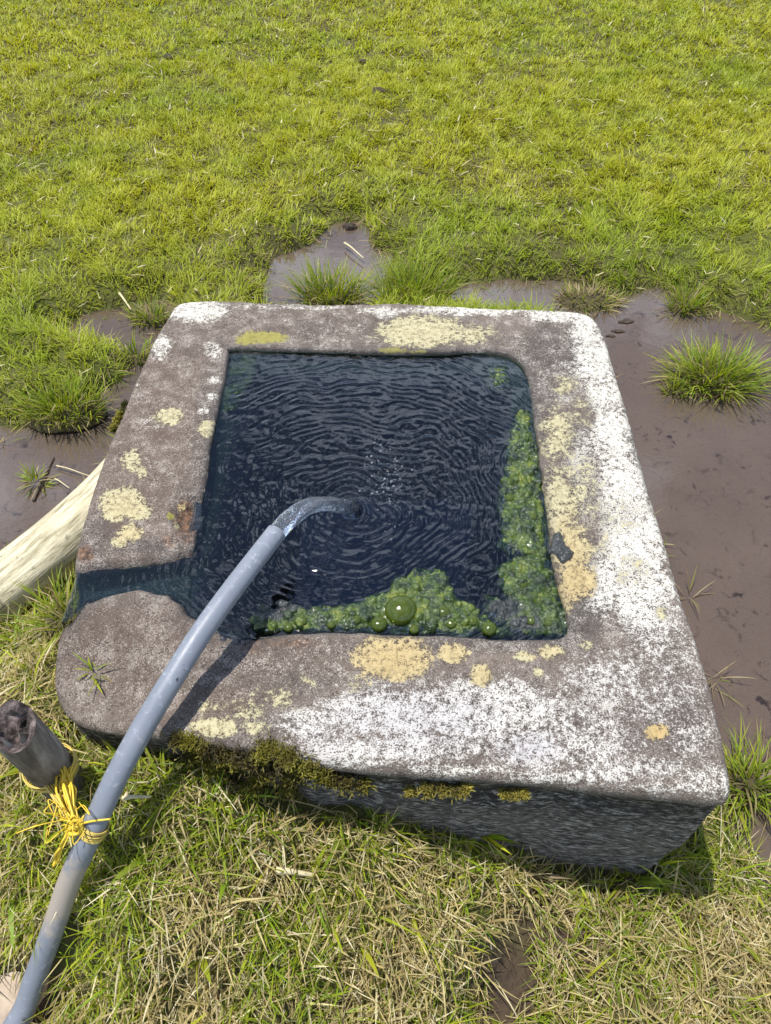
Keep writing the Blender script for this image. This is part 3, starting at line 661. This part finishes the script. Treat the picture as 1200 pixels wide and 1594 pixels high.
algae('algae_mat', 'small dark green algae patch near the far right corner of the trough', [(752,568),(786,566),(794,584),(790,604),(764,600)], 90, .003, 304, rmax=.006, zoff=-.002)
algae('algae_mat', 'thin dark algae fringe in the far left corner of the trough', [(364,556),(392,552),(396,580),(380,600),(364,630),(346,640),(350,600)], 60, .001, 305, rmax=.004, zoff=-.004)
algae('algae_clump', 'dark wet blob of algae washed onto the right rim', [(858,842),(868,836),(876,846),(878,858),(890,866),(888,876),(876,878),(868,868),(858,862)], 60, .006, 306, rmax=.006, greyb=[(872,858,40,40)], zoff=.0165)

# ---------------------------------------------------------------- pipe, jet
pa, pb = P(26, 1590, .095), P(69, 1482, .185); pe = (pa - pb) / np.linalg.norm((pa - pb)[:2])
pp = [tuple(pa + pe * .36 * np.array([1, 1, 0]) + [-.06, 0, -.035]), tuple(pa + pe * .12 * np.array([1, 1, 0]) + [-.006, 0, -.03])] + [tuple(P(u, v_, z)) for u, v_, z in ((26,1590,.095),(55,1520,.15),(83,1445,.22),(108,1372,.29),(140,1300,.36),(178,1215,.415),(224,1130,.452),(266,1060,.478),(310,990,.495),(360,920,.502),(430,829,.50))]
path = spline(pp, 120); PR = .0167
pipe = empty('water_pipe', 'grey plastic water pipe slanting up over the trough rim', 'pipe', loc=tuple(path[40]))
V1, F1 = tube(path, PR, 28, cap=False)
pu, pv = UV(V1); dust = np.exp(-((pv - 1395) / 70) ** 2) * .8 + np.exp(-((pv - 1180) / 60) ** 2) * .25 + .15
under(mesh('tube', V1, F1, M_pipe, attrs={'dust': dust}), pipe)
V2, F2 = tube(path[-8:], PR * .80, 28, cap=False)
F2 = [q[::-1] for q in F2]; m = len(V2)
under(mesh('bore', V2, F2, M_bore), pipe)
ro = V1[-28:]; rI = V2[-28:]
under(mesh('end_rim', np.vstack([ro, rI, path[-1] + 0 * ro]), [(j, (j + 1) % 28, 28 + (j + 1) % 28, 28 + j) for j in range(28)], M_bore), pipe)
md_ = path[-1] - path[-3]; md_ /= np.linalg.norm(md_)
jp = spline([path[-3], path[-1], P(462, 799, .505), P(492, 785, .488), P(520, 784, .455), P(538, 790, .42), P(545, 795, .392)], 46)
th = np.linspace(0, 2 * math.pi, 20, endpoint=False)
rj = np.array([[(.0130 + .0022 * math.sin(math.pi * min(1, s * 1.6)) - .0015 * s + .007 * max(0, s - .85) / .15) * (1 + .16 * math.sin(3 * a + 7 * s) * min(1, s * 4) + .10 * math.sin(5 * a - 13 * s + 20 * s * s) * min(1, s * 3) + .22 * float(vn(np.array([a * 1.6]), np.array([s * 9]), 77)[0]) * min(1, s * 4)) for a in th] for s in np.linspace(0, 1, 46)])
Vj, Fj = tube(jp, rj, 20)
tag(mesh('water_jet', Vj, Fj, M_stream), 'clear jet of water arching from the pipe mouth into the trough', 'water jet')

# ---------------------------------------------------------------- wooden stake
s0 = P(104, 1222, .28); s1 = P(21, 1132, .50); ax_ = (s1 - s0) / np.linalg.norm(s1 - s0)
stake = empty('wooden_stake', 'weathered grey wooden stake with a broken dark top', 'stake', loc=tuple(s0))
sp_ = np.array([s0 - ax_ * .12 + (s1 - s0) * q for q in np.linspace(0, 1.0 + .12 / np.linalg.norm(s1 - s0), 34)]); nS = 26
th = np.linspace(0, 2 * math.pi, nS, endpoint=False)
rs = np.array([[.034 * (1 + .10 * math.sin(2 * a + .6) + .10 * float(vn(np.array([a * 2.2]), np.array([k * .12]), 7)[0]) - .13 * max(0, float(vn(np.array([a * 5.]), np.array([k * .09]), 9)[0]))) for a in th] for k in range(34)])
Vs, Fs = tube(sp_, rs, nS, cap=False)
top = Vs[-nS:]; Vs[-nS:] += ax_ * (np.array([.018 * float(vn(np.array([a * 1.6]), np.array([.3]), 15)[0]) + .010 * math.sin(a * 3) for a in th]))[:, None]
under(mesh('shaft', Vs, Fs, M_wood), stake)
cen_t = sp_[-1]; rings = []; 
for q, dz in ((1.0, 0), (.8, -.002), (.6, -.010), (.35, -.020), (.12, -.016)):
    rings.append(cen_t + (Vs[-nS:] - cen_t) * q + ax_ * (dz + np.array([.010 * float(vn(np.array([a * 3.0]), np.array([q * 6]), 19)[0]) * (q < .95) for a in th]))[:, None])
Ve = np.vstack(rings + [cen_t[None] - ax_ * .012]); Fe = []
for k in range(4):
    for j in range(nS): Fe.append((k * nS + j, k * nS + (j + 1) % nS, (k + 1) * nS + (j + 1) % nS, (k + 1) * nS + j))
for j in range(nS): Fe.append((4 * nS + j, 4 * nS + (j + 1) % nS, 5 * nS))
under(mesh('broken_end', Ve, Fe, M_woodend, smooth=False), stake)
e1 = np.cross(ax_, [0, 1, 0]); e1 /= np.linalg.norm(e1); e2 = np.cross(ax_, e1)
sv, sf = [], []
for k, a in enumerate((.3, 1.4, 2.5, 3.9, 5.0)):
    c0 = cen_t + (e1 * math.cos(a) + e2 * math.sin(a)) * .021 - ax_ * .012; tn = -e1 * math.sin(a) + e2 * math.cos(a)
    q = len(sv); hh = .016 + .014 * rng.random()
    sv += list([c0 - tn * .008, c0 + tn * .008, c0 + (e1 * math.cos(a) + e2 * math.sin(a)) * .006, c0 + ax_ * hh]); sf += [(q, q + 1, q + 3), (q + 1, q + 2, q + 3), (q + 2, q, q + 3)]
under(mesh('splinter', np.array(sv), sf, M_wood, smooth=False), stake)

# ---------------------------------------------------------------- yellow twine tying stake and pipe
def at_stake(z): return s0 + ax_ * ((z - s0[2]) / ax_[2])
kz = at_stake(.352); pk = path[int(np.argmin(np.abs(UV(path)[1] - 1288)))]; ptan = path[int(np.argmin(np.abs(UV(path)[1] - 1288))) + 1] - pk; ptan /= np.linalg.norm(ptan)
p1 = np.cross(ptan, [0, 0, 1]); p1 /= np.linalg.norm(p1); p2 = np.cross(p1, ptan)
if p2[2] < 0: p2 = -p2
twine = empty('yellow_twine', 'frayed yellow twine tying the grey pipe to the wooden stake', 'twine', loc=tuple(pk))
knot = pk - p1 * .014 + p2 * .022 + ptan * .002
if knot[0] > pk[0]: p1 = -p1; knot = pk - p1 * .014 + p2 * .022
def strand(pts, r, n=24, seg=6): return tube(spline(pts, n), np.linspace(r, r * .8, n), seg)
def jit(p, s): return np.asarray(p) + rng.normal(0, s, 3)
lp = []
for k in range(16):
    zo = rng.uniform(-.012, .014); a0 = rng.uniform(-.2, .2); pts = [jit(knot, .004)]
    for a in np.linspace(-.3, math.pi * 1.75, 9):
        d_ = e1 * math.cos(a + a0) + e2 * math.sin(a + a0); pts.append(kz + ax_ * (zo + .006 * math.sin(a)) + d_ * (.0345 + rng.uniform(0, .003)))
    pts.append(jit(knot, .004)); lp.append(strand(pts, rng.uniform(.0007, .0013), 40, 5))
v, f = join(lp); under(mesh('stake_loop', v, f, M_ropeold), twine)
lp = []
for k in range(12):
    off = rng.uniform(-.008, .008); pts = []
    for a in np.linspace(0, 2 * math.pi, 12):
        pts.append(pk + ptan * (off + .004 * math.sin(a)) + (p1 * math.cos(a + 2.2) + p2 * math.sin(a + 2.2)) * (PR + .0012 + rng.uniform(0, .0015)))
    lp.append(strand(pts, rng.uniform(.0009, .0015), 40, 5))
v, f = join(lp); under(mesh('pipe_loop', v, f, M_ropeold), twine)
lp = []
mid = at_stake(.36) + np.array([.030, -.012, .018])
for k in range(22):
    a = jit(mid, .006); b_ = jit((mid + knot) / 2 + np.array([0, 0, .006]), .006); lp.append(strand([a, jit((a + b_) / 2, .003), b_, jit(knot, .004)], rng.uniform(.001, .002), 18, 5))
v, f = join(lp); under(mesh('hank', v, f, M_rope), twine)
kn = []
for k in range(6):
    c_ = jit(knot, .004); d1 = rng.normal(size=3); d1 /= np.linalg.norm(d1); d2 = np.cross(d1, rng.normal(size=3)); d2 /= np.linalg.norm(d2); r_ = rng.uniform(.006, .009)
    kn.append(tube([c_ + (d1 * math.cos(a) + d2 * math.sin(a)) * r_ for a in np.linspace(0, 5.8, 18)], .0026, 6))
v, f = join(kn); under(mesh('knot', v, f, M_rope), twine)
td = P(84, 1350, .315)
lp = [strand([jit(knot, .003), jit(knot * .6 + td * .4 + [0, 0, .012], .002), jit(knot * .25 + td * .75 + [0, 0, .004], .002), jit(td, .003)], .0022, 24, 6) for _ in range(5)]
v, f = join(lp); under(mesh('tail', v, f, M_rope), twine)
lp = []
for k in range(12):
    c_ = jit(knot + np.array([-.012, .004, .006]), .007); d1 = rng.normal(size=3) * .011
    lp.append(strand([c_, c_ + d1 + [0, 0, .008], c_ + d1 * 1.6 + rng.normal(size=3) * .008, c_ + d1 * 1.3 + rng.normal(size=3) * .014 - [0, 0, .006]], .0009, 18, 5))
e_ = P(172, 1275, pk[2] + .03); lp.append(strand([knot, (knot + e_) / 2 + [0, 0, .004], e_], .0018, 14, 6))
v, f = join(lp); under(mesh('loose_fibres', v, f, M_rope), twine)

# ---------------------------------------------------------------- bleached log
l0 = P(-190, 1085, .14); la = P(-60, 965, .19); lb = P(60, 868, .215); lc = P(150, 785, .235); ld = P(225, 700, .20)
lp_ = spline([l0, la, lb, lc, ld], 60); nL = 30; th = np.linspace(0, 2 * math.pi, nL, endpoint=False)
rl = np.array([[(.060 - .008 * (k / 59)) * min(1, .35 + .65 * math.sqrt(min(1, (k + .3) / 7))) * (1 + .10 * math.sin(2 * a + 1 + k * .02) + .16 * float(vn(np.array([a * 1.9]), np.array([k * .07]), 41)[0]) + .10 * float(vn(np.array([a * 6.]), np.array([k * .05]), 43)[0])) for a in th] for k in range(60)])
Vl, Fl = tube(lp_, rl, nL)
lg = mesh('bleached_log', Vl, Fl, M_log)
ga = lg.data.attributes.new('grain', 'FLOAT_VECTOR', 'POINT')
gg = np.array([[math.cos(a) * 2.2, math.sin(a) * 2.2, k * .06] for k in range(60) for a in th], np.float32); ga.data.foreach_set('vector', gg.ravel())
tag(lg, 'bleached pale log leaning against the left side of the trough', 'log')

# ---------------------------------------------------------------- moss on the stone
def moss(pts, n, col1, col2, seed, L0=.007):
    r_ = np.random.default_rng(seed); B, CC = [], []
    from_ = np.array(pts); 
    k = r_.integers(0, len(pts), n); base = from_[k, :3] + r_.normal(0, 1, (n, 3)) * from_[k, 3:4] * .45
    base[:, 2] = np.minimum(base[:, 2], ztop(base[:, 0], base[:, 1]) + .004)
    f = np.clip(.5 + 1.3 * fbm(base[:, 0] * 40, base[:, 2] * 40 + base[:, 1] * 40, seed, 2), 0, 1)
    col = (col1 * (1 - f[:, None]) + col2 * f[:, None]) * r_.uniform(.6, 1.3, (n, 1))
    v, t, c = blades(base, L0 * r_.uniform(.5, 1.6, n), np.full(n, .0017), np.where(r_.random(n) < .5, r_.normal(-1.57, .9, n), r_.uniform(0, 6.28, n)), np.abs(r_.normal(.7, .5, n)), r_.uniform(-.4, .9, n), col, 2)
    return under(tag(mesh('moss', v, t, M_moss, col=c, smooth=False), kind='stuff'), trough)
def front_pt(u, v_, push=.0):                 # a point on the front face under a pixel
    best = None
    for z in np.arange(.43, .05, -.002):
        p_ = P(u, v_, z)
        if p_[1] > np.interp(p_[0], FX, FY) - push: return p_
    return P(u, v_, .4)
fm_ = (O_[:, 1] < .56); od = np.argsort(O_[fm_][:, 0]); FX = O_[fm_][od, 0]; FY = O_[fm_][od, 1]
mp_ = []
for u, v_, r_ in [(275,1150,.012),(295,1155,.012),(320,1165,.014),(345,1172,.016),(370,1178,.018),(395,1180,.02),(415,1165,.018),(420,1195,.022),(445,1175,.018),(455,1200,.022),(480,1195,.018),(500,1205,.016),(520,1212,.014),(540,1218,.012),(330,1190,.018),(365,1205,.018),(400,1215,.02),(450,1222,.02),(300,1175,.014),(565,1222,.010)]:
    mp_.append(tuple(front_pt(u, v_, .004)) + (r_,))
moss(mp_, 9000, np.array([.035, .026, .006]), np.array([.15, .135, .012]), 401, .008)
moss([tuple(front_pt(u, v_, .003)) + (r_,) for u, v_, r_ in [(640,1232,.008),(665,1228,.010),(690,1228,.010),(712,1230,.010),(724,1228,.007)]], 2000, np.array([.05, .04, .008]), np.array([.27, .23, .035]), 402)
moss([tuple(front_pt(u, v_, .003)) + (r_,) for u, v_, r_ in [(785,1236,.006),(802,1236,.008),(815,1236,.006)]], 800, np.array([.05, .04, .008]), np.array([.27, .23, .035]), 403)
moss([tuple(P(u, v_, ZT - .015)) + (r_,) for u, v_, r_ in [(184,655,.008),(190,645,.009),(178,668,.008),(195,632,.007)]], 1500, np.array([.05, .05, .008]), np.array([.25, .22, .02]), 404)
moss([tuple(P(u, v_, .0)) + (r_,) for u, v_, r_ in [(900,1362,.012),(925,1368,.014),(950,1375,.012)]], 1500, np.array([.06, .028, .008]), np.array([.20, .10, .03]), 405)

# ---------------------------------------------------------------- tufts, weeds, stalks
def tuft(label, u, v_, n, hgt, spread, seed, zb=None, green=1.0, wid=.0032, tilt=.5, name='grass_tuft', clump=True, cat='grass tuft', group='grass tufts by the muddy water'):
    r_ = np.random.default_rng(seed); z0 = zb if zb is not None else 0.0
    c_ = P(u, v_, z0); root = empty(name, label, cat, group, loc=(c_[0], c_[1], z0))
    rad_ = spread * np.sqrt(r_.random(n)); a = r_.uniform(0, 6.283, n)
    base = np.stack([c_[0] + rad_ * np.cos(a) * 1.35, c_[1] + rad_ * np.sin(a) * .8, z0 + .020 * (1 - (rad_ / spread) ** 2) - .006], 1)
    az = a + r_.normal(0, .7, n); isg = r_.random(n) < .82 * green
    gc = mixc(mixc(GREEN, YG, r_.random(n)), DG, r_.random(n) * .4) * r_.uniform(.75, 1.3, (n, 1)); dc = mixc(STRAW, DEAD, r_.random(n)) * r_.uniform(.6, 1, (n, 1))
    col = np.where(isg[:, None], gc, dc)
    t0 = np.clip(rad_ / spread * tilt + np.abs(r_.normal(0, .15, n)) + (~isg) * .4, 0, 1.5)
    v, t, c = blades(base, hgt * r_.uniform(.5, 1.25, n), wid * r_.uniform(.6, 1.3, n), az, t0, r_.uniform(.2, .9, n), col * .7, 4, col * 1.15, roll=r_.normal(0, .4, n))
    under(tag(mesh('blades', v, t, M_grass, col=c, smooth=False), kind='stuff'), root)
    if clump:
        vs, fs = domes([(0, 0, 1.0)], 0, 22, 6); vs = np.array(vs)
        vs = vs * np.array([spread * 1.45, spread * .95, .030]) + np.array([0, 0, -.012]) + .006 * np.stack([fbm(vs[:, 0] * 3, vs[:, 1] * 3 + vs[:, 2], seed, 2) for _ in range(3)], 1)
        o_ = mesh('root_clod', vs, fs, M_ground, root, attrs={'wet': np.full(len(vs), .3), 'bare': np.full(len(vs), .6)})
    return root
tuft('large green grass tuft standing in the muddy water on the right', 1112, 592, 620, .115, .085, 501, 0, tilt=.75)
tuft('small thin grass sprig just left of the large tuft in the puddle', 1050, 612, 60, .055, .018, 502, 0, tilt=.7)
tuft('low drying grass tuft beside the far right corner of the trough', 915, 470, 240, .06, .075, 503, 0, .35)
tuft('bushy green tuft in the mud behind the far rim, left one', 515, 465, 420, .115, .075, 504, 0)
tuft('dense dark green tuft behind the far rim, next to the mud', 645, 465, 520, .13, .085, 505, 0)
tuft('grass clump hanging over the puddle at the far right bank', 1070, 480, 200, .07, .05, 506, 0)
tuft('lush tuft at the edge of the left puddle', 100, 640, 420, .085, .08, 507, .02)
tuft('tiny yellow-green sprig in the left muddy puddle', 58, 752, 46, .05, .02, 508, 0, .8, tilt=1.1, wid=.004, clump=False)
tuft('loose grass tuft on the right edge of the near corner', 1165, 1225, 260, .10, .05, 509, .01, .85, tilt=1.0)
tuft('grass tuft in the wet ground left of the far left corner', 235, 500, 160, .07, .04, 510, 0, .85)
tuft('sparse grass blades beside the left wall near the far corner', 215, 560, 120, .07, .035, 511, 0, .9)
tuft('dry weed with pale seed head over the right puddle', 1112, 1062, 22, .07, .02, 512, 0, .45, tilt=1.0, wid=.002, clump=False, name='weed', cat='weed')
tuft('thin straw blades leaning over the right puddle beside the trough wall', 1070, 930, 9, .07, .015, 513, 0, .35, tilt=.9, wid=.002, clump=False, name='weed', cat='weed')
tuft('green plantlet rooted on the brown near left corner of the trough', 150, 1050, 20, .042, .012, 514, .375, .95, tilt=1.2, wid=.0035, clump=False, name='weed', cat='weed')
tuft('yellowish grass tuft by the overflow notch', 112, 965, 150, .085, .04, 515, .24, .8, tilt=.8)
tuft('stiff grass shoots at the front wall near the right corner', 975, 1375, 60, .075, .022, 516, 0, 1.0, tilt=1.1, wid=.006, clump=False)
tuft('bleached dead grass tussock under the mossy front edge', 262, 1235, 130, .07, .03, 517, .275, .25, tilt=.9, wid=.005)
tuft('two green blades reaching across the front wall', 745, 1300, 16, .085, .012, 518, .13, 1.2, tilt=1.1, wid=.007, clump=False)
def stalk(label, a, b, r_=.0022, mat=None):
    a = np.asarray(a); b = np.asarray(b); pts = [a, a * .67 + b * .33 + [0, 0, .004], a * .33 + b * .67 + [0, 0, .002], b]
    v, f = tube(spline(pts, 14), np.linspace(r_, r_ * .5, 14), 6); tag(mesh('dry_stalk', v, f, mat or M_straw), label, 'stalk', 'dry stalks')
M_straw = mat_flat('dry_straw', (.52, .45, .27), .7); M_twig = mat_flat('wet_twig', (.05, .036, .025), .6)
def gp(u, v_, up=.01, it=4):
    z = 0.0
    for _ in range(it): q = P(u, v_, z); z = max(0.0, gz(q[0], q[1])) + up
    return P(u, v_, z)
stalk('pale dry stalk lying across the mud behind the far rim', gp(536, 378, .02), gp(566, 402, .02), .004)
stalk('pale dry stalk standing in the dark left-hand grass', gp(182, 452, .03), gp(204, 482, .02), .005)
stalk('thin straw crossing the left puddle towards the log', gp(88, 725), gp(142, 742), .0022)
stalk('short straw floating in the left puddle', gp(85, 745), gp(108, 760), .0022)
stalk('dark twig sunk in the left puddle', gp(52, 780, .003), gp(84, 712, .003), .004, M_twig)
stalk('dark twig on the mud near the right puddle tuft', gp(1040, 590, .003), gp(1070, 618, .003), .003, M_twig)
stalk('long straw in front of the large right tuft', gp(1125, 605, .004), gp(1175, 600, .006), .003)
stalk('bleached straw lying on the grass right of the pipe', gp(195, 1240, .045), gp(228, 1190, .04), .003)
stalk('white dead blade poking out beside the pipe', gp(190, 1243, .05), gp(235, 1240, .04), .004)
stalk('pale split stalk lying on the front grass', gp(430, 1355, .03), gp(488, 1362, .03), .006)

# ---------------------------------------------------------------- stones, clods
def rock(name, label, cat, c_, size, seed, mat, sub=3, rough=.35, group=None):
    bm = bmesh.new(); bmesh.ops.create_icosphere(bm, subdivisions=sub, radius=1.0)
    from mathutils import noise as mn
    for q in bm.verts:
        n_ = mn.noise(q.co * 1.1 + Vector((seed, 0, 0))) * rough + mn.noise(q.co * 3.1 + Vector((0, seed, 0))) * rough * .35
        q.co = q.co * (1 + n_); q.co = Vector((q.co.x * size[0], q.co.y * size[1], q.co.z * size[2]))
    me = bpy.data.meshes.new(name); bm.to_mesh(me); bm.free(); me.materials.append(mat)
    me.polygons.foreach_set('use_smooth', np.ones(len(me.polygons), bool))
    o = bpy.data.objects.new(name, me); C.objects.link(o); o.location = c_; return tag(o, label, cat, group)
q = gp(25, 1560, 0); rock('fieldstone', 'pale flat stone half buried under the pipe at the bank', 'stone', (q[0] - .02, q[1], q[2] - .008), (.080, .060, .030), 3.0, M_field, 4, .25)
for k, (u, v_, s, lab) in enumerate([(565, 96, .035, 'dark clod of dung lying on the sunlit lawn'), (590, 142, .05, 'flat dark earth clod on the lawn below the dung clod'), (545, 352, .04, 'muddy clod at the tip of the puddle behind the trough'), (262, 88, .04, 'dark bare clod on the left part of the lawn'), (155, 448, .04, 'earthy clod in the tall grass left of the trough')]):
    q = gp(u, v_, .008); rock('earth_clod', lab, 'clod', tuple(q), (s * .62, s * .45, s * .3), 5.0 + k, M_clod, 3, .5, 'earth clods')
for k, (u, v_, s, lab) in enumerate([(962, 515, .016, 'small brown leaf scrap floating beside the far right corner'), (975, 500, .022, 'rust-brown leaf scrap floating near the lawn end of the right puddle'), (950, 522, .012, 'dark leaf scrap floating against the far right corner'), (1050, 588, .02, 'brown scrap floating left of the large tuft')]):
    q = P(u, v_, .003); rock('leaf_scrap', lab, 'leaf', tuple(q), (s, s * .45, .002), 15.0 + k, M_clod, 3, .9, 'floating leaf scraps')
